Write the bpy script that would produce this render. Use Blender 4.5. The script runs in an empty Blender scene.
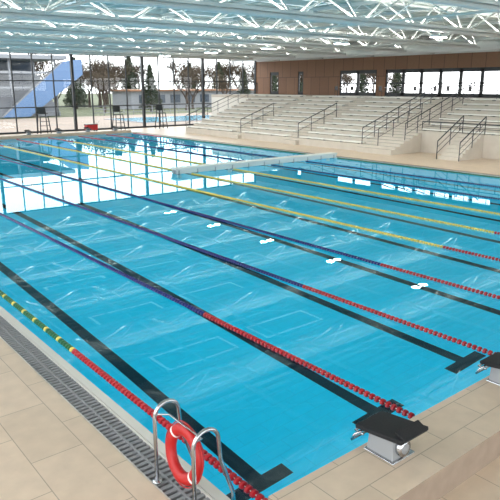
import bpy, math, random
from mathutils import Vector, Matrix
random.seed(7)
scene = bpy.context.scene
scene.view_settings.view_transform = 'Standard'
scene.view_settings.look = 'None'

# ------------------------------------------------------------ materials
def mat(name, col, rough=0.5, metal=0.0, emis=None, estr=0.0, spec=0.5):
    m = bpy.data.materials.new(name); m.use_nodes = True
    b = m.node_tree.nodes['Principled BSDF']
    b.inputs['Base Color'].default_value = (*col, 1)
    b.inputs['Roughness'].default_value = rough
    b.inputs['Metallic'].default_value = metal
    b.inputs['Specular IOR Level'].default_value = spec
    if emis:
        b.inputs['Emission Color'].default_value = (*emis, 1)
        b.inputs['Emission Strength'].default_value = estr
    return m

def noisy(name, c1, c2, scale=5, rough=0.6, metal=0):
    m = mat(name, c1, rough, metal); nt = m.node_tree
    b = nt.nodes['Principled BSDF']
    tc = nt.nodes.new('ShaderNodeTexCoord'); n = nt.nodes.new('ShaderNodeTexNoise')
    n.inputs['Scale'].default_value = scale; n.inputs['Detail'].default_value = 5
    r = nt.nodes.new('ShaderNodeValToRGB')
    r.color_ramp.elements[0].position = .3; r.color_ramp.elements[1].position = .7
    r.color_ramp.elements[0].color = (*c1, 1); r.color_ramp.elements[1].color = (*c2, 1)
    nt.links.new(tc.outputs['Object'], n.inputs['Vector'])
    nt.links.new(n.outputs['Fac'], r.inputs['Fac'])
    nt.links.new(r.outputs['Color'], b.inputs['Base Color'])
    return m

def tiles(name, c1, c2, mortar, w, h, ms=0.006, rough=0.45, bias=0, emis=0.0, rot=0, vert=False, stain=.15):
    m = mat(name, c1, rough); nt = m.node_tree
    b = nt.nodes['Principled BSDF']
    tc = nt.nodes.new('ShaderNodeTexCoord'); br = nt.nodes.new('ShaderNodeTexBrick')
    mp = nt.nodes.new('ShaderNodeMapping'); mp.inputs['Rotation'].default_value[2] = rot
    if vert: mp.inputs['Rotation'].default_value = (0, math.pi/2, math.pi/2)
    br.offset = 0.5; br.inputs['Scale'].default_value = 1
    br.inputs['Brick Width'].default_value = w; br.inputs['Row Height'].default_value = h
    br.inputs['Mortar Size'].default_value = ms; br.inputs['Mortar Smooth'].default_value = .2
    br.inputs['Color1'].default_value = (*c1, 1); br.inputs['Color2'].default_value = (*c2, 1)
    br.inputs['Mortar'].default_value = (*mortar, 1); br.inputs['Bias'].default_value = bias
    nt.links.new(tc.outputs['Object'], mp.inputs['Vector'])
    nt.links.new(mp.outputs['Vector'], br.inputs['Vector'])
    n = nt.nodes.new('ShaderNodeTexNoise'); n.inputs['Scale'].default_value = 5; n.inputs['Detail'].default_value = 8
    nt.links.new(tc.outputs['Object'], n.inputs['Vector'])
    mx = nt.nodes.new('ShaderNodeMixRGB'); mx.blend_type = 'MULTIPLY'; mx.inputs[0].default_value = stain
    nt.links.new(br.outputs['Color'], mx.inputs[1]); nt.links.new(n.outputs['Fac'], mx.inputs[2])
    nt.links.new(mx.outputs[0], b.inputs['Base Color'])
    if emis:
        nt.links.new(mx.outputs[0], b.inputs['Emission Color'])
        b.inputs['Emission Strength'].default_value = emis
    return m

M = {}
M['deck'] = tiles('deck_tile', (.74,.58,.44), (.69,.54,.405), (.42,.33,.25), 1.2, .6, .006, .36, rot=math.pi/2, stain=.25)
M['podium'] = tiles('podium_tile', (.74,.59,.45), (.68,.54,.41), (.42,.34,.26), .8, .39, .006, .38, stain=.25)
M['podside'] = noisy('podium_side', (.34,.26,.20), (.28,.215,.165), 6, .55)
M['rim'] = mat('pool_rim', (.66,.63,.58), .35)
M['grate'] = mat('grate_plastic', (.25,.25,.26), .5)
M['gdark'] = mat('gutter_dark', (.025,.025,.025), .7)
M['poolglow'] = tiles('glowing_pool_tile', (.005,.45,.64), (.005,.435,.62), (.005,.39,.57), .5, .25, .008, .5, emis=.62)  # tile colour also emits, standing in for light scattered in the water
M['black_tile'] = mat('black_tile', (.001,.004,.016), .6)
M['white'] = mat('white_paint', (.82,.84,.84), .45)
M['truss'] = mat('truss_paint', (.80,.83,.82), .4)
M['ceil'] = mat('roof_sheet', (.55,.61,.585), .5)
M['frame'] = mat('dark_frame', (.025,.03,.035), .4)
M['steel'] = mat('steel', (.50,.51,.53), .18, 1.0)
M['blackrub'] = noisy('black_grip', (.006,.006,.008), (.013,.013,.015), 60, .75)
M['greyplast'] = mat('grey_plastic', (.30,.31,.32), .4)
M['red'] = mat('float_red', (.46,.010,.016), .35)
M['blue'] = mat('float_blue', (.005,.009,.15), .35)
M['yellow'] = mat('float_yellow', (.88,.68,.13), .35)
M['green'] = mat('float_green', (.01,.13,.035), .35)
M['fwhite'] = mat('float_white', (.8,.8,.8), .35)
M['buoy'] = mat('lifebuoy_red', (.46,.008,.008), .45)
M['conc'] = noisy('bleacher_concrete', (.60,.54,.47), (.66,.60,.53), 2, .7)
M['bench'] = mat('bench_white', (.88,.86,.81), .5)
M['wood'] = tiles('brown_wall', (.31,.165,.095), (.27,.14,.08), (.09,.05,.035), 1.2, 2.4, .02, .6, vert=True)
M['lamp'] = mat('lamp_glow', (1,1,1), .5, emis=(1,.96,.88), estr=200)
M['added_fill'] = mat('added_fill_glow', (1,1,1), .5, emis=(1,.96,.89), estr=17)  # emitter for the added trays that brighten the ceiling
M['skyl'] = mat('roof_light_diffuser', (1,1,1), .5, emis=(.95,.99,1), estr=.9)
M['bulk'] = mat('bulkhead_white', (.72,.72,.68), .4)
M['ground'] = noisy('outdoor_paving', (.26,.21,.17), (.21,.17,.14), .2, .8)
M['grass'] = noisy('grass', (.06,.08,.04), (.09,.10,.05), .3, .9)
M['outpool'] = mat('outdoor_pool_water', (.04,.22,.32), .15)
M['bark'] = mat('bark', (.045,.03,.022), .9)
M['leaf'] = noisy('leaves', (.045,.034,.022), (.08,.06,.038), .6, .9)
M['ever'] = noisy('evergreen', (.02,.034,.02), (.04,.055,.03), .6, .9)
M['bblue'] = mat('slide_blue', (.10,.18,.33), .5)
M['bwhite'] = mat('render_white', (.21,.225,.25), .6)
M['bglass'] = mat('building_glass', (.06,.08,.11), .1)

g = bpy.data.materials.new('pane_glass'); g.use_nodes = True
nt = g.node_tree; nt.nodes.clear()
o = nt.nodes.new('ShaderNodeOutputMaterial'); mx = nt.nodes.new('ShaderNodeMixShader')
tr = nt.nodes.new('ShaderNodeBsdfTransparent'); gl = nt.nodes.new('ShaderNodeBsdfGlossy')
tr.inputs[0].default_value = (.95,.98,.98,1); gl.inputs['Roughness'].default_value = 0.0
mx.inputs[0].default_value = .05
nt.links.new(tr.outputs[0], mx.inputs[1]); nt.links.new(gl.outputs[0], mx.inputs[2]); nt.links.new(mx.outputs[0], o.inputs[0])
M['glass'] = g

w = bpy.data.materials.new('water'); w.use_nodes = True
nt = w.node_tree; nt.nodes.clear()
o = nt.nodes.new('ShaderNodeOutputMaterial'); gb = nt.nodes.new('ShaderNodeBsdfGlass')
gb.inputs['IOR'].default_value = 1.33; gb.inputs['Roughness'].default_value = 0
gb.inputs['Color'].default_value = (.80,.97,1,1)
tc = nt.nodes.new('ShaderNodeTexCoord')
n1 = nt.nodes.new('ShaderNodeTexNoise'); n1.inputs['Scale'].default_value = .8; n1.inputs['Detail'].default_value = 1.0
bp = nt.nodes.new('ShaderNodeBump'); bp.inputs['Strength'].default_value = 1; bp.inputs['Distance'].default_value = .0006
nt.links.new(tc.outputs['Object'], n1.inputs['Vector']); nt.links.new(n1.outputs['Fac'], bp.inputs['Height'])
nt.links.new(bp.outputs[0], gb.inputs['Normal']); nt.links.new(gb.outputs[0], o.inputs[0])
M['water'] = w

# ------------------------------------------------------------ mesh builder
class MB:
    def __init__(s): s.v=[]; s.f=[]; s.mi=[]; s.mats=[]; s.sm=[]
    def m(s, k):
        if k not in s.mats: s.mats.append(k)
        return s.mats.index(k)
    def add(s, vs, fs, k, smooth=False):
        o=len(s.v); s.v += [tuple(p) for p in vs]; i=s.m(k)
        for f in fs: s.f.append([a+o for a in f]); s.mi.append(i); s.sm.append(smooth)
    def box(s, x0,x1,y0,y1,z0,z1,k, mtx=None, topk=None):
        vs=[Vector((x,y,z)) for z in (z0,z1) for y in (y0,y1) for x in (x0,x1)]
        if mtx: vs=[mtx@p for p in vs]
        fs=[[0,2,3,1],[0,1,5,4],[1,3,7,5],[3,2,6,7],[2,0,4,6]]
        s.add(vs, fs+[[4,5,7,6]], k)
        if topk: s.mi[-1]=s.m(topk)
    def tube(s, pts, r, k, n=10, closed=False, r2=None):
        pts=[Vector(p) for p in pts]; N=len(pts); vs=[]; fs=[]
        up=None
        for i,p in enumerate(pts):
            a=pts[(i-1)%N] if (closed or i>0) else p
            b=pts[(i+1)%N] if (closed or i<N-1) else p
            t=(b-a).normalized()
            if up is None:
                up=Vector((0,0,1)) if abs(t.z)<.9 else Vector((1,0,0))
            u=(up-t*up.dot(t)).normalized(); w_=t.cross(u); up=u
            rr=r if r2 is None else r+(r2-r)*i/(N-1)
            for j in range(n):
                an=2*math.pi*j/n; vs.append(p+(u*math.cos(an)+w_*math.sin(an))*rr)
        rng=N if closed else N-1
        for i in range(rng):
            i2=(i+1)%N
            for j in range(n):
                j2=(j+1)%n; fs.append([i*n+j,i*n+j2,i2*n+j2,i2*n+j])
        if not closed:
            fs.append(list(range(n))[::-1]); fs.append([(N-1)*n+j for j in range(n)])
        s.add(vs, fs, k, n>5)
    def build(s, name, bevel=0, parent=None):
        me=bpy.data.meshes.new(name); me.from_pydata(s.v,[],s.f)
        for k in s.mats: me.materials.append(M[k])
        me.polygons.foreach_set('material_index', s.mi)
        me.polygons.foreach_set('use_smooth', s.sm)
        me.update()
        ob=bpy.data.objects.new(name, me); scene.collection.objects.link(ob)
        if bevel:
            b=ob.modifiers.new('bevel','BEVEL'); b.width=bevel; b.segments=2; b.limit_method='ANGLE'
        if parent: ob.parent=parent
        return ob

def arc(c, r, a0, a1, n, ax1, ax2):
    c=Vector(c); ax1=Vector(ax1); ax2=Vector(ax2)
    return [c+ax1*r*math.cos(a0+(a1-a0)*i/n)+ax2*r*math.sin(a0+(a1-a0)*i/n) for i in range(n+1)]

# ------------------------------------------------------------ dimensions
PX0,PX1,PY0,PY1,PD = 3.15,26.1,3.6,48.0,-2.2
DZ=.05
WX0,WX1,WY0,WY1 = -2.6,44.0,-7.0,53.0
CEIL=7.7

b=MB()
b.box(WX0,2.65,WY0,WY1,-.3,DZ,'deck')
b.box(2.65,WX1,PY1+.45,WY1,-.3,DZ,'deck')
b.box(PX1+.45,WX1,2.83,PY1+.45,-.3,DZ,'deck')
b.box(2.65,WX1,WY0,2.83,-.3,DZ,'deck')
b.build('floor')

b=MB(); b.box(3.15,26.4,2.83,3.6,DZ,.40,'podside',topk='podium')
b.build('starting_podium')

b=MB()
b.add([(PX0,PY0,PD),(PX1,PY0,PD),(PX1,PY1,PD),(PX0,PY1,PD)],[[0,1,2,3]],'poolglow')
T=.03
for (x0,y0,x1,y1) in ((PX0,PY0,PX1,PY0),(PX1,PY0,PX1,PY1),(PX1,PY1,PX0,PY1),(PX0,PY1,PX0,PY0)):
    b.add([(x0,y0,PD),(x1,y1,PD),(x1,y1,T),(x0,y0,T)],[[0,3,2,1]],'poolglow')
b.box(PX0-.12,PX0,2.83,PY1+.1,-.3,T,'rim'); b.box(PX1,PX1+.1,PY0,PY1+.1,-.3,T,'rim')
b.box(PX0,PX1,PY1,PY1+.1,-.3,T,'rim')
LX=[PX0+.25+2.5*i for i in range(10)]
LC=[x+1.25 for x in LX[:9]]
for x in LC:
    b.box(x-.12,x+.12,PY0+2.0,PY1-2.0,PD+.002,PD+.008,'black_tile')
    b.box(x-.5,x+.5,PY0+1.75,PY0+2.0,PD+.002,PD+.008,'black_tile')
    b.box(x-.5,x+.5,PY1-2.0,PY1-1.75,PD+.002,PD+.008,'black_tile')
    for yy in (PY0+.003,PY1-.009):
        b.box(x-.14,x+.14,yy,yy+.006,-1.4,-.5,'black_tile'); b.box(x-.3,x+.3,yy,yy+.006,-.95,-.72,'black_tile')
b.build('swimming_pool')

b=MB()
b.box(2.66,PX0-.13,2.84,PY1+.45,-.3,-.10,'gdark')
b.box(PX1+.11,PX1+.44,3.62,PY1+.45,-.3,-.12,'gdark')
b.box(PX0-.11,PX1+.09,PY1+.11,PY1+.44,-.3,-.12,'gdark')
y=2.86
while y<PY1+.4:
    b.box(2.68,3.0,y,y+.045,-.01,.025,'grate'); y+=.085
for x in (2.655,2.82,2.995): b.box(x,x+.025,2.85,PY1+.44,-.02,.034,'rim' if x!=2.82 else 'grate')
y=4
while y<PY1: b.box(PX1+.12,PX1+.43,y,y+.06,-.02,.025,'grate'); y+=.12
x=3.2
while x<PX1: b.box(x,x+.06,PY1+.12,PY1+.43,-.02,.025,'grate'); x+=.12
b.build('overflow_grate')

me=bpy.data.meshes.new('pool_water'); me.from_pydata([(PX0,PY0,0),(PX1,PY0,0),(PX1,PY1,0),(PX0,PY1,0)],[],[[0,1,2,3]])
me.materials.append(M['water']); ob=bpy.data.objects.new('pool_water',me); scene.collection.objects.link(ob)

# bulkhead
BY=24.3; BX=15.2
b=MB()
b.box(BX,PX1-.02,BY-.28,BY+.28,.20,.29,'bulk')
b.box(BX+.03,PX1-.05,BY-.24,BY-.20,.02,.20,'bulk'); b.box(BX+.03,PX1-.05,BY+.20,BY+.24,.02,.20,'bulk')
x=BX+.1
while x<PX1-.1:
    b.box(x,x+.08,BY-.24,BY+.24,-.1,.20,'greyplast'); x+=1.05
for x in (BX+.3,18.5,22,PX1-.5): b.tube([(x,BY,.2),(x,BY,-1.2)],.10,'white',10)
b.build('pool_bulkhead',.008)

# lane ropes
cols=['green','blue','blue','blue','yellow','yellow','yellow','blue','blue','green']
for li,x in enumerate(LX):
    if x>PX1-.05: x=PX1-.15
    b=MB(); segs=[(PY0,PY1)]
    if x>BX: segs=[(PY0,BY-.29),(BY+.29,PY1)]
    for (ya,yb) in segs:
        b.tube([(x,ya+.01,.015),(x,yb-.01,.015)],.008,'fwhite',4)
        y=ya+.2; k=0
        while y<yb-.2:
            if y<8.5 or y>PY1-5: c='red'
            elif li==0 and (k%6)==5: c='yellow'
            else: c=cols[li]
            n=10 if y<16 else 6
            vs=[];R=.050
            for (yy,rr) in ((y,.02),(y+.012,R),(y+.05,R),(y+.062,.02)):
                for j in range(n):
                    a=2*math.pi*j/n; vs.append((x+rr*math.cos(a),yy,.010+rr*math.sin(a)))
            fs=[]
            for q in range(3):
                for j in range(n): fs.append([q*n+j,(q+1)*n+j,(q+1)*n+(j+1)%n,q*n+(j+1)%n])
            b.add(vs,fs,c)
            y+=.09; k+=1
    b.build('lane_rope')

# starting blocks
def starting_block(x,y,sgn,z0):
    e=bpy.data.objects.new('starting_block',None); scene.collection.objects.link(e)
    e.location=(x,y,z0+.001); e.rotation_euler=(0,0,0 if sgn>0 else math.pi)
    b=MB()
    zt=.24
    vs=[(-.15,-.10,0),(.15,-.10,0),(.15,.24,0),(-.15,.24,0),(-.12,-.05,zt),(.12,-.05,zt),(.12,.24,zt-.03),(-.12,.24,zt-.03)]
    b.add(vs,[[0,1,5,4],[1,2,6,5],[2,3,7,6],[3,0,4,7],[4,5,6,7],[0,3,2,1]],'greyplast')
    b.box(-.18,.18,-.13,.26,0,.02,'steel')
    b.build('pedestal',.02,e)
    b=MB(); mt=Matrix.Translation((0,.02,.285))@Matrix.Rotation(math.radians(-8),4,'X')
    b.box(-.22,.22,-.26,.33,-.022,.022,'blackrub',mt); b.build('footboard',.012,e)
    b=MB(); b.box(-.18,.18,-.22,.28,-.05,-.024,'blackrub',mt); b.build('tray',.006,e)
    b=MB(); mk=Matrix.Translation((0,-.18,.352))@Matrix.Rotation(math.radians(24),4,'X')
    b.box(-.18,.18,-.08,.06,-.013,.013,'blackrub',mk); b.box(-.14,.14,-.04,.04,-.04,-.013,'blackrub',mk)
    b.build('kick_plate',.008,e)
    b=MB()
    b.tube([(-.17,.27,.22),(-.25,.32,.17),(-.25,.36,.09),(.25,.36,.09),(.25,.32,.17),(.17,.27,.22)],.013,'steel')
    b.tube([(-.17,.27,.16),(-.17,.38,.16),(.17,.38,.16),(.17,.27,.16)],.013,'steel')
    b.tube([(0,-.05,.12),(0,-.13,.12)],.09,'steel',18)
    b.tube([(0,-.13,.12),(0,-.14,.12)],.055,'greyplast',16)
    b.build('grips',0,e)
for i,x in enumerate(LC): starting_block(x-(.06 if i==0 else .19),3.29,1,.40)
for x in LC: starting_block(x,PY1+.8,-1,DZ+.2)
b=MB(); b.box(PX0,PX1,PY1+.5,PY1+1.15,DZ,DZ+.2,'podium'); b.build('starting_podium')

# ladder
b=MB()
for yy in (4.17,4.87):
    pts=[(2.72,yy,.03),(2.72,yy,.78)]+arc((2.865,yy,.78),.145,math.pi,0.1,10,(1,0,0),(0,0,1))+[(3.03,yy,.55),(3.18,yy,.10),(3.19,yy,-.05),(3.19,yy,-1.3)]
    b.tube(pts,.021,'steel',12); b.tube([(2.72,yy,.036),(2.72,yy,.055)],.05,'steel',14)
for z in (-.25,-.55,-.85,-1.15): b.box(3.165,3.27,4.17,4.87,z-.015,z+.015,'steel')
b.build('pool_ladder')

# lifebuoy
b=MB(); C=(2.84,4.52,.50); R=.245; r=.066; N=48; n=14; vs=[];fs=[]
tl=math.radians(8)
def bp_(x,y,z):
    return (C[0]+x*math.cos(tl)+z*math.sin(tl),C[1]+y,C[2]-x*math.sin(tl)+z*math.cos(tl))
for i in range(N):
    a=2*math.pi*i/N
    for j in range(n):
        t=2*math.pi*j/n; rr=R+r*math.cos(t)
        vs.append(bp_(r*.8*math.sin(t),rr*math.cos(a),rr*math.sin(a)))
ia=[]
for i in range(N):
    for j in range(n):
        f=[i*n+j,((i+1)%N)*n+j,((i+1)%N)*n+(j+1)%n,i*n+(j+1)%n]
        (ia if ((i-5)%24)<1 else fs).append(f)
b.add(vs,fs,'buoy',True)
b.add(vs,ia,'fwhite',True)
rp=[]
for i in range(48):
    a=2*math.pi*i/48; q=R+r+.008+.012*abs(math.sin(2*a+math.pi/2))
    rp.append(bp_(-.01,q*math.cos(a),q*math.sin(a)))
b.tube(rp,.006,'buoy',6,True)
b.tube([(2.74,4.195,.83),(2.86,4.23,.80),(2.86,4.81,.80),(2.74,4.845,.83)],.010,'steel',8)
b.build('lifebuoy')

# ------------------------------------------------------------ glazing
def glazed(name, horiz, c, a0, a1, bays, z0, z1, sub, trans, bigt=.2):
    b=MB()
    def bx(u0,u1,w,z0,z1,k):
        if horiz: b.box(u0,u1,c-w,c+w,z0,z1,k)
        else: b.box(c-w,c+w,u0,u1,z0,z1,k)
    for u in bays: bx(max(u-bigt/2,a0),min(u+bigt/2,a1-.02),.14,z0,z1,'frame')
    for q in range(len(bays)-1):
        for s_ in range(1,sub):
            u=bays[q]+(bays[q+1]-bays[q])*s_/sub
            bx(u-.045,u+.045,.06,z0,z1,'frame')
    for z in trans: bx(a0,a1-.02,.07,z-.045,z+.045,'frame')
    bx(a0,a1-.02,.1,z0,z0+.15,'frame'); bx(a0,a1-.02,.1,z1-.1,z1,'frame')
    if horiz: b.add([(a0,c+.02,z0),(a1,c+.02,z0),(a1,c+.02,z1),(a0,c+.02,z1)],[[0,1,2,3]],'glass')
    else: b.add([(c+.02,a0,z0),(c+.02,a1,z0),(c+.02,a1,z1),(c+.02,a0,z1)],[[0,1,2,3]],'glass')
    b.build(name)
glazed('window_1',True,WY1,WX0,WX1,[WX0,2,9,16,23,30,37,44],DZ,6.7,4,[2.2,4.4])
glazed('window_2',False,WX0,WY0,WY1,[WY0+10*i for i in range(7)],DZ,6.7,5,[2.2,4.4])
glazed('window_3',True,WY0,WX0,WX1,[WX0,9,21,33,44],DZ,6.7,5,[2.2,4.4])
b=MB(); b.box(WX0-.1,WX1+.1,WY1-.15,WY1+.15,6.7,CEIL+.3,'white'); b.build('wall_far')
b=MB(); b.box(WX0-.15,WX0+.15,WY0,WY1,6.7,CEIL+.3,'white'); b.build('wall_left')
b=MB(); b.box(WX0-.1,WX1+.1,WY0-.15,WY0+.15,6.7,CEIL+.3,'white'); b.build('wall_near')

b=MB(); WT=3.1
b.box(WX1,WX1+.3,WY0,WY1,0,WT,'wood')
b.box(WX1,WX1+.3,WY0,WY1,5.35,6.45,'wood')
b.box(WX1-.02,WX1+.3,WY0,WY1,6.45,CEIL+.3,'white')
ops=[(49.2,50.6),(45.5,46.3),(36.2,40.6),(24.2,35.2),(12,23.6),(0,11.4)]
edges=sorted(ops); y=WY0
for (a,c_) in edges:
    b.box(WX1,WX1+.3,y,a,WT,5.35,'wood'); y=c_
b.box(WX1,WX1+.3,y,WY1,WT,5.35,'wood')
b.build('wall_right')
b=MB()
for (a,c_) in ops:
    nn=max(1,round((c_-a)/1.9))
    for i in range(nn+1):
        u=a+(c_-a)*i/nn; b.box(WX1+.05,WX1+.17,u-.13,u+.13,WT,5.35,'frame')
    b.box(WX1+.05,WX1+.17,a,c_,5.05,5.35,'frame'); b.box(WX1+.05,WX1+.17,a,c_,WT,WT+.3,'frame')
    if nn>1: b.box(WX1+.05,WX1+.17,a,c_,WT+1.05,WT+1.15,'frame')
b.build('window_4')

# ------------------------------------------------------------ ceiling
b=MB(); vs=[];fs=[]; y=WY0; P=.5
prof=[]
while y<WY1:
    prof += [(y,CEIL),(y+.22,CEIL),(y+.27,CEIL+.16),(y+.45,CEIL+.16)]; y+=P
prof.append((WY1,CEIL))
for (yy,zz) in prof: vs += [(WX0,yy,zz),(WX1,yy,zz)]
for i in range(len(prof)-1): fs.append([2*i,2*i+1,2*i+3,2*i+2])
b.add(vs,fs,'ceil')
b.box(WX0,WX1,WY0,WY1,CEIL+.25,CEIL+.35,'ceil')
b.build('ceiling')
TY=[-.6+6.2*i for i in range(0,9)]
for y in TY:
    b=MB(); zb,zt=6.55,7.62; hw=.55
    b.tube([(WX0+.2,y,zb),(WX1-.05,y,zb)],.095,'truss',8)
    for s_ in (-1,1): b.tube([(WX0+.2,y+s_*hw,zt),(WX1-.05,y+s_*hw,zt)],.07,'truss',8)
    nx=12; dx=(WX1-WX0-.4)/nx
    for i in range(nx):
        x0=WX0+.2+i*dx
        for s_ in (-1,1):
            b.tube([(x0,y,zb),(x0+dx/2,y+s_*hw,zt)],.045,'truss',6); b.tube([(x0+dx/2,y+s_*hw,zt),(x0+dx,y,zb)],.045,'truss',6)
        b.box(x0+dx/2-.03,x0+dx/2+.03,y-hw,y+hw,zt-.03,zt+.03,'truss')
    b.build('roof_truss')
    b=MB(); xe=39.8  # invented tray with glowing top, added on each truss to light the roof
    b.box(WX0+1,xe,y-.14,y+.14,zb+.10,zb+.14,'truss')
    for s_ in (-1,1): b.box(WX0+1,xe,y+s_*.14-.01,y+s_*.14+.01,zb+.10,zb+.22,'truss')
    b.box(WX0+1.1,xe-.1,y-.11,y+.11,zb+.14,zb+.165,'truss',topk='added_fill')
    b.build('added_fill_tray')
b=MB()
for x in [1+4.3*i for i in range(10)]:
    b.box(x-.05,x+.05,WY0,WY1,7.55,7.69,'truss')
for x in (9.6,22.5,35.4):
    b.tube([(x,WY0+.2,6.75),(x,WY1-.2,6.75)],.05,'truss',6)
    y=TY[0]
    while y<TY[-1]-1:
        b.tube([(x,y,6.75),(x,y+1.55,7.6),(x,y+3.1,6.75),(x,y+4.65,7.6),(x,y+6.2,6.75)],.03,'truss',6); y+=6.2
for i in range(len(TY)-1):
    for q in range(5):
        x0=1+q*8.6
        b.tube([(x0,TY[i]+.5,7.5),(x0+8.6,TY[i+1]-.5,7.5)],.025,'truss',6); b.tube([(x0+8.6,TY[i]+.5,7.5),(x0,TY[i+1]-.5,7.5)],.025,'truss',6)
b.build('roof_bracing')
b=MB(); b.tube([(40.5,WY0+.5,6.7),(40.5,WY1-.5,6.7)],.32,'white',16); b.build('ventilation_duct')
for i in range(3,len(TY)-1):
    ym=(TY[i]+TY[i+1])/2
    for x in (14.0,19.5):
        b=MB(); b.box(x-2.0,x+2.0,ym-.9,ym+.9,CEIL-.10,CEIL-.005,'ceil')
        for (x0,x1,y0,y1) in ((x-1.9,x+1.9,ym-.85,ym-.72),(x-1.9,x+1.9,ym+.72,ym+.85),(x-1.9,x-1.77,ym-.72,ym+.72),(x+1.77,x+1.9,ym-.72,ym+.72)):
            b.add([(x0,y0,CEIL-.104),(x0,y1,CEIL-.104),(x1,y1,CEIL-.104),(x1,y0,CEIL-.104)],[[0,1,2,3]],'skyl')
        b.build('ceiling_light_panel')
for y in (5.6,11.8,18,24.2,30.4,36.6,42.8):
    b=MB()
    for s_ in (-.30,.30):
        x=26.3+s_
        vs=[];n=16
        for (rr,zz) in ((.06,6.42),(.23,6.34),(.25,6.24)):
            for j in range(n): a=2*math.pi*j/n; vs.append((x+rr*math.cos(a),y+rr*math.sin(a),zz))
        fs=[[q*n+j,q*n+(j+1)%n,(q+1)*n+(j+1)%n,(q+1)*n+j] for q in range(2) for j in range(n)]+[list(range(n))]
        b.add(vs,fs,'white',False)
        b.add([(x+.22*math.cos(2*math.pi*j/n),y+.22*math.sin(2*math.pi*j/n),6.25) for j in range(n)],[list(range(n))[::-1]],'lamp')
        b.tube([(x,y,6.42),(x,y,6.46)],.03,'frame',6)
    b.build('pendant_lamp')

# ------------------------------------------------------------ bleachers
FX=29.5; D=.84; H=.285; NR=10; BE=WX1-.03
def tiers(b,y0,y1,r0=0,bench=True):
    for i in range(r0,NR):
        x0=FX+D*i; z=.50+H*i
        b.box(x0,FX+D*NR,y0,y1,(z-H) if i>r0 else DZ,z-.0,'conc')
        if bench:
            b.box(x0+.0,x0+.42,y0+.02,y1-.02,z+.05,z+.13,'bench')
            yy=y0+.3
            while yy<y1: b.box(x0+.08,x0+.36,yy,yy+.08,z,z+.05,'frame'); yy+=1.5
def stairs(b,y0,y1,r0=0):
    for i in range(r0,NR):
        x0=FX+D*i; z=.50+H*i
        zl=(z-H) if i>r0 else DZ
        b.box(x0,FX+D*NR,y0,y1,zl,z,'conc')
        b.box(x0-.35,x0,y0,y1,zl,z-H/2,'conc')
        b.box(x0-.35,x0-.31,y0,y1,z-H/2,z-H/2+.006,'frame'); b.box(x0,x0+.04,y0,y1,z,z+.006,'frame')
b=MB()
tiers(b,38.4,45.0); stairs(b,37.2,38.4)
tiers(b,32.0,37.2); stairs(b,30.8,32.0)
tiers(b,25.2,30.8)
stairs(b,22.6,25.2)
tiers(b,16.2,22.6,3); stairs(b,15.0,16.2,3); tiers(b,5.0,15.0,3)
b.box(FX+D*NR,BE,WY0+.2,WY1-.2,2.85,3.1,'conc')
b.box(FX+D*NR,BE,45.0,45.2,DZ,2.85,'bench'); b.box(FX+D*NR,FX+D*NR+.2,45.2,WY1-.2,DZ,2.85,'bench')
b.box(FX+D*NR,FX+D*NR+.2,WY0+.2,5,DZ,2.85,'bench')
b.build('bleachers')

def rail(pts, k='frame', mids=2, h=1.0, name='stair_railing'):
    b=MB(); pts=[Vector(p) for p in pts]
    up=Vector((0,0,1))
    b.tube([p+up*h for p in pts],.032,k,6)
    for m_ in range(1,mids+1): b.tube([p+up*h*m_/(mids+1) for p in pts],.016,k,6)
    for i in range(len(pts)-1):
        L=(pts[i+1]-pts[i]).length; n=max(1,round(L/1.3))
        for j in range(n+1):
            q=pts[i].lerp(pts[i+1],j/n); b.tube([q,q+up*h],.024,k,6)
    b.build(name)
def sl(y,r0,r1): return [(FX+D*r0,y,.50+H*r0),(FX+D*r1,y,.50+H*r1)]
rail(sl(44.95,0,9.6),'frame',2)
rail(sl(25.15,0,9.6)); rail(sl(22.7,1.2,9.6)); rail(sl(23.9,0,5),mids=1); rail(sl(30.9,0,4.5),mids=1); rail(sl(37.3,0,4),mids=1)
RX=FX+3*D; RZ=.50+3*H
rail([(RX+.03,22.6,RZ),(RX+.03,16.2,RZ)],h=.55,mids=1)
rail(sl(16.1,3,9)); rail([(FX+.1,18.4,DZ),(RX-.05,18.4,RZ)],h=1.0)
rail([(FX+.1,19.8,DZ),(RX-.05,19.8,RZ)],h=1.0)
rail([(FX+D*NR-.05,25.2,3.1),(FX+D*NR-.05,5.2,3.1)],h=.9,mids=2,name='gallery_railing')
b=MB()
for i in range(7): b.box(FX+.15+i*.33,RX-.01,18.45,19.75,DZ+i*.185,DZ+(i+1)*.185,'conc')
b.build('access_stairs')

def cafe_set(x,y):
    e=bpy.data.objects.new('cafe_table',None); scene.collection.objects.link(e); e.location=(x,y,3.102)
    b=MB(); b.tube([(0,0,.72),(0,0,.76)],.4,'white',20); b.tube([(0,0,.02),(0,0,.72)],.03,'frame',8); b.tube([(0,0,0),(0,0,.02)],.22,'frame',16)
    b.build('top',0,e)
    for s_ in (-1,1):
        c=bpy.data.objects.new('cafe_chair',None); scene.collection.objects.link(c); c.location=(x,y+s_*.75,3.102)
        b=MB(); b.box(-.2,.2,-.2,.2,.43,.46,'frame'); b.box(-.2,.2,s_*.18-.015,s_*.18+.015,.5,.85,'frame')
        for a in (-.18,.18):
            for d in (-.18,.18): b.tube([(a,d,0),(a,d,.43)],.014,'frame',6)
            b.tube([(a,s_*.18,.43),(a,s_*.18,.85)],.014,'frame',6)
        b.build('frame',0,c)
for y in (26.5,29.5,33,38): cafe_set(41.8,y)

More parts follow.
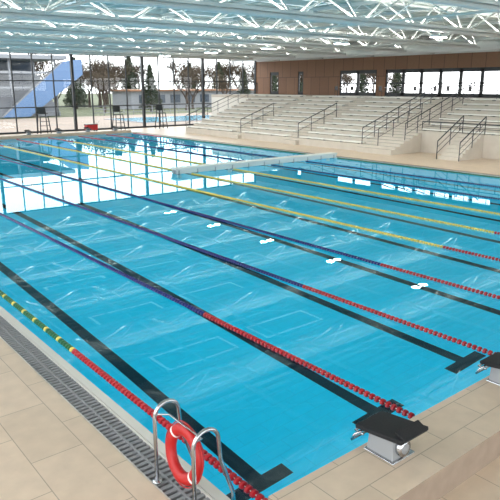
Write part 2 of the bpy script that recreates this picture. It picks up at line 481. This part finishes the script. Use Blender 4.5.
def guard(x,y):
    b=MB()
    for a in (-.45,.45):
        for d in (-.4,.4): b.tube([(x+a,y+d,DZ),(x+a*.75,y+d*.6,1.5)],.045,'frame',6)
        b.tube([(x+a*.75,y+.25,1.5),(x+a*.75,y+.3,2.2)],.04,'frame',6)
        b.tube([(x+a*.75,y-.2,1.75),(x+a*.75,y+.28,1.75)],.03,'frame',6)
    b.box(x-.36,x+.36,y-.25,y+.25,1.47,1.53,'frame'); b.box(x-.34,x+.34,y+.26,y+.31,1.7,2.25,'frame')
    for z in (.4,.75,1.1): b.box(x-.42,x+.42,y-.36,y-.30,z,z+.04,'frame')
    b.build('lifeguard_chair')
guard(19.3,51); guard(26.2,51); guard(30.8,51.2)
def cart(x,y):
    b=MB(); b.box(x-.5,x+.5,y-.3,y+.3,DZ+.15,DZ+.6,'red'); b.box(x-.53,x+.53,y-.33,y+.33,DZ+.6,DZ+.65,'frame')
    for a in (-.4,.4):
        for d in (-.22,.22): b.tube([(x+a,y+d-.02,DZ+.075),(x+a,y+d+.02,DZ+.075)],.075,'frame',10)
    b.tube([(x+.5,y-.2,.6),(x+.7,y-.2,.95),(x+.7,y+.2,.95),(x+.5,y+.2,.6)],.02,'steel',6)
    b.build('equipment_cart')
cart(23.8,51.6)

# ------------------------------------------------------------ outdoors
b=MB(); b.box(-150,260,WY1+.3,300,-.4,-.05,'grass'); b.box(-20,80,WY1+.3,78,-.3,0,'ground'); 
b.box(-150,WX0-.3,-120,WY1+.3,-.4,-.05,'ground'); b.box(WX1+.4,220,-120,WY1+.3,-.4,-.05,'ground'); b.box(WX0-.3,WX1+.4,-120,WY0-.3,-.4,-.05,'ground')
b.build('outdoor_ground')
b=MB(); b.box(34,60,60,70,0,.06,'bwhite'); b.box(34.5,59.5,60.5,69.5,.05,.08,'outpool'); b.build('outdoor_pool')
b=MB()
for i in range(9):
    b.box(8,33.5,82+i*.8,90,.0+i*.6,.6+i*.6,'bwhite')
for x in range(9,34,3): b.tube([(x,81.5,0),(x,81.5,7.3)],.14,'bwhite',8)
for z in (3.6,5.5): b.box(8,33.5,81.3,81.6,z,z+.25,'bwhite')
b.box(7.5,34.5,80.8,91,7.3,7.8,'bwhite'); b.box(8,33.5,90,90.3,0,7.3,'bglass')
for yy in (80.0,80.9):
    b.add([(25.2,yy,.1),(28.6,yy,.1),(36.2,yy,5.4),(36.2,yy,7.4),(33.6,yy,7.0)],[[0,1,2,3,4]],'bblue')
b.add([(25.2,80,.1),(25.2,80.9,.1),(33.6,80.9,7.0),(33.6,80,7.0)],[[0,1,2,3]],'bwhite')
b.add([(28.6,80,.1),(28.6,80.9,.1),(36.2,80.9,5.4),(36.2,80,5.4)],[[0,1,2,3]],'bwhite')
b.build('outdoor_grandstand')
b=MB(); b.box(52,82,96,103,0,3.0,'bwhite'); b.box(51.5,82.5,95.5,103.5,3.0,3.3,'wood')
for i in range(9): b.box(53.5+i*3.2,55.5+i*3.2,95.9,96,1,2.4,'bglass')
b.build('changing_building')
b=MB()
x=36.5
while x<95: b.tube([(x,78,-.05),(x,78,1.3)],.05,'bwhite',6); x+=1.5
for z in (.4,.85,1.25): b.tube([(36.5,78,z),(94.5,78,z)],.035,'bwhite',6)
b.build('fence')
def make_tree(seed):
    random.seed(seed); b=MB(); tips=[]
    def br(p,d,L,r,lv):
        q=p+d*L; mid=p.lerp(q,.5)+Vector((random.uniform(-1,1),random.uniform(-1,1),0))*L*.06
        b.tube([p,mid,q],r,'bark',5,r2=r*.6)
        if lv==0: tips.append(q); return
        for i in range(3 if lv>1 else 4):
            nd=(d+Vector((random.uniform(-.9,.9),random.uniform(-.9,.9),random.uniform(-.15,.5)))).normalized()
            br(q if i else p.lerp(q,.8),nd,L*random.uniform(.62,.82),r*.58,lv-1)
    br(Vector((0,0,0)),Vector((0,0,1)),2.3,.26,4)
    for t in tips:
        for _ in range(14):
            c=t+Vector((random.gauss(0,.5),random.gauss(0,.5),random.gauss(0,.45))); s_=.15
            a=[c+Vector((random.uniform(-s_,s_),random.uniform(-s_,s_),random.uniform(-s_,s_))) for _ in range(3)]
            b.add(a,[[0,1,2]],'leaf')
    return b
def make_conifer(seed):
    random.seed(seed); b=MB(); b.tube([(0,0,0),(0,0,8)],.2,'bark',6,r2=.03)
    for i in range(2600):
        h=random.random()**1.2*7.4+.5; rr=(8.2-h)*.27*math.sqrt(random.random()); a=random.uniform(0,6.283)
        c=Vector((rr*math.cos(a),rr*math.sin(a),h)); s_=.26
        t=[c+Vector((random.uniform(-s_,s_),random.uniform(-s_,s_),random.uniform(-s_,s_))) for _ in range(3)]
        b.add(t,[[0,1,2]],'ever')
    return b
protos=[make_tree(s_).build('tree') for s_ in (1,2,3)]+[make_conifer(9).build('conifer_tree')]
random.seed(5)
pos=[]
for i in range(52):
    pos.append((24+i*2.4+random.uniform(-1,1),114+random.uniform(-6,12)))
near_pos=[(43,88),(50,86),(58,88),(38.5,96),(66,88),(46,105),(56,110),(42,104),(52,108),(72,90),(47,96),(62,92)]
n0=len(pos); pos+=near_pos
used=set()
for i,(x,y) in enumerate(pos):
    t=3 if i%4==1 else random.choice((0,1,2))
    if t not in used: ob=protos[t]; used.add(t)
    else:
        ob=bpy.data.objects.new('conifer_tree' if t==3 else 'tree',protos[t].data); scene.collection.objects.link(ob)
    near = i>=n0
    ob.location=(x,y,-.06); s_=random.uniform(.75,1.0) if near else random.uniform(1.0,1.4); ob.scale=(s_*1.1,s_*1.1,s_); ob.rotation_euler=(0,0,random.uniform(0,6))

# ------------------------------------------------------------ world / camera
wd=bpy.data.worlds.new('world'); scene.world=wd; wd.use_nodes=True
bg=wd.node_tree.nodes['Background']; bg.inputs[0].default_value=(.97,.98,1.0,1); bg.inputs[1].default_value=4.1

cd=bpy.data.cameras.new('camera'); cam=bpy.data.objects.new('camera',cd); scene.collection.objects.link(cam)
cam.location=(0,0,4.05); cam.rotation_euler=(math.radians(90-15.23),0,math.radians(-39.2))
cd.sensor_width=36; cd.lens=36*606/500; cd.clip_end=600
scene.camera=cam
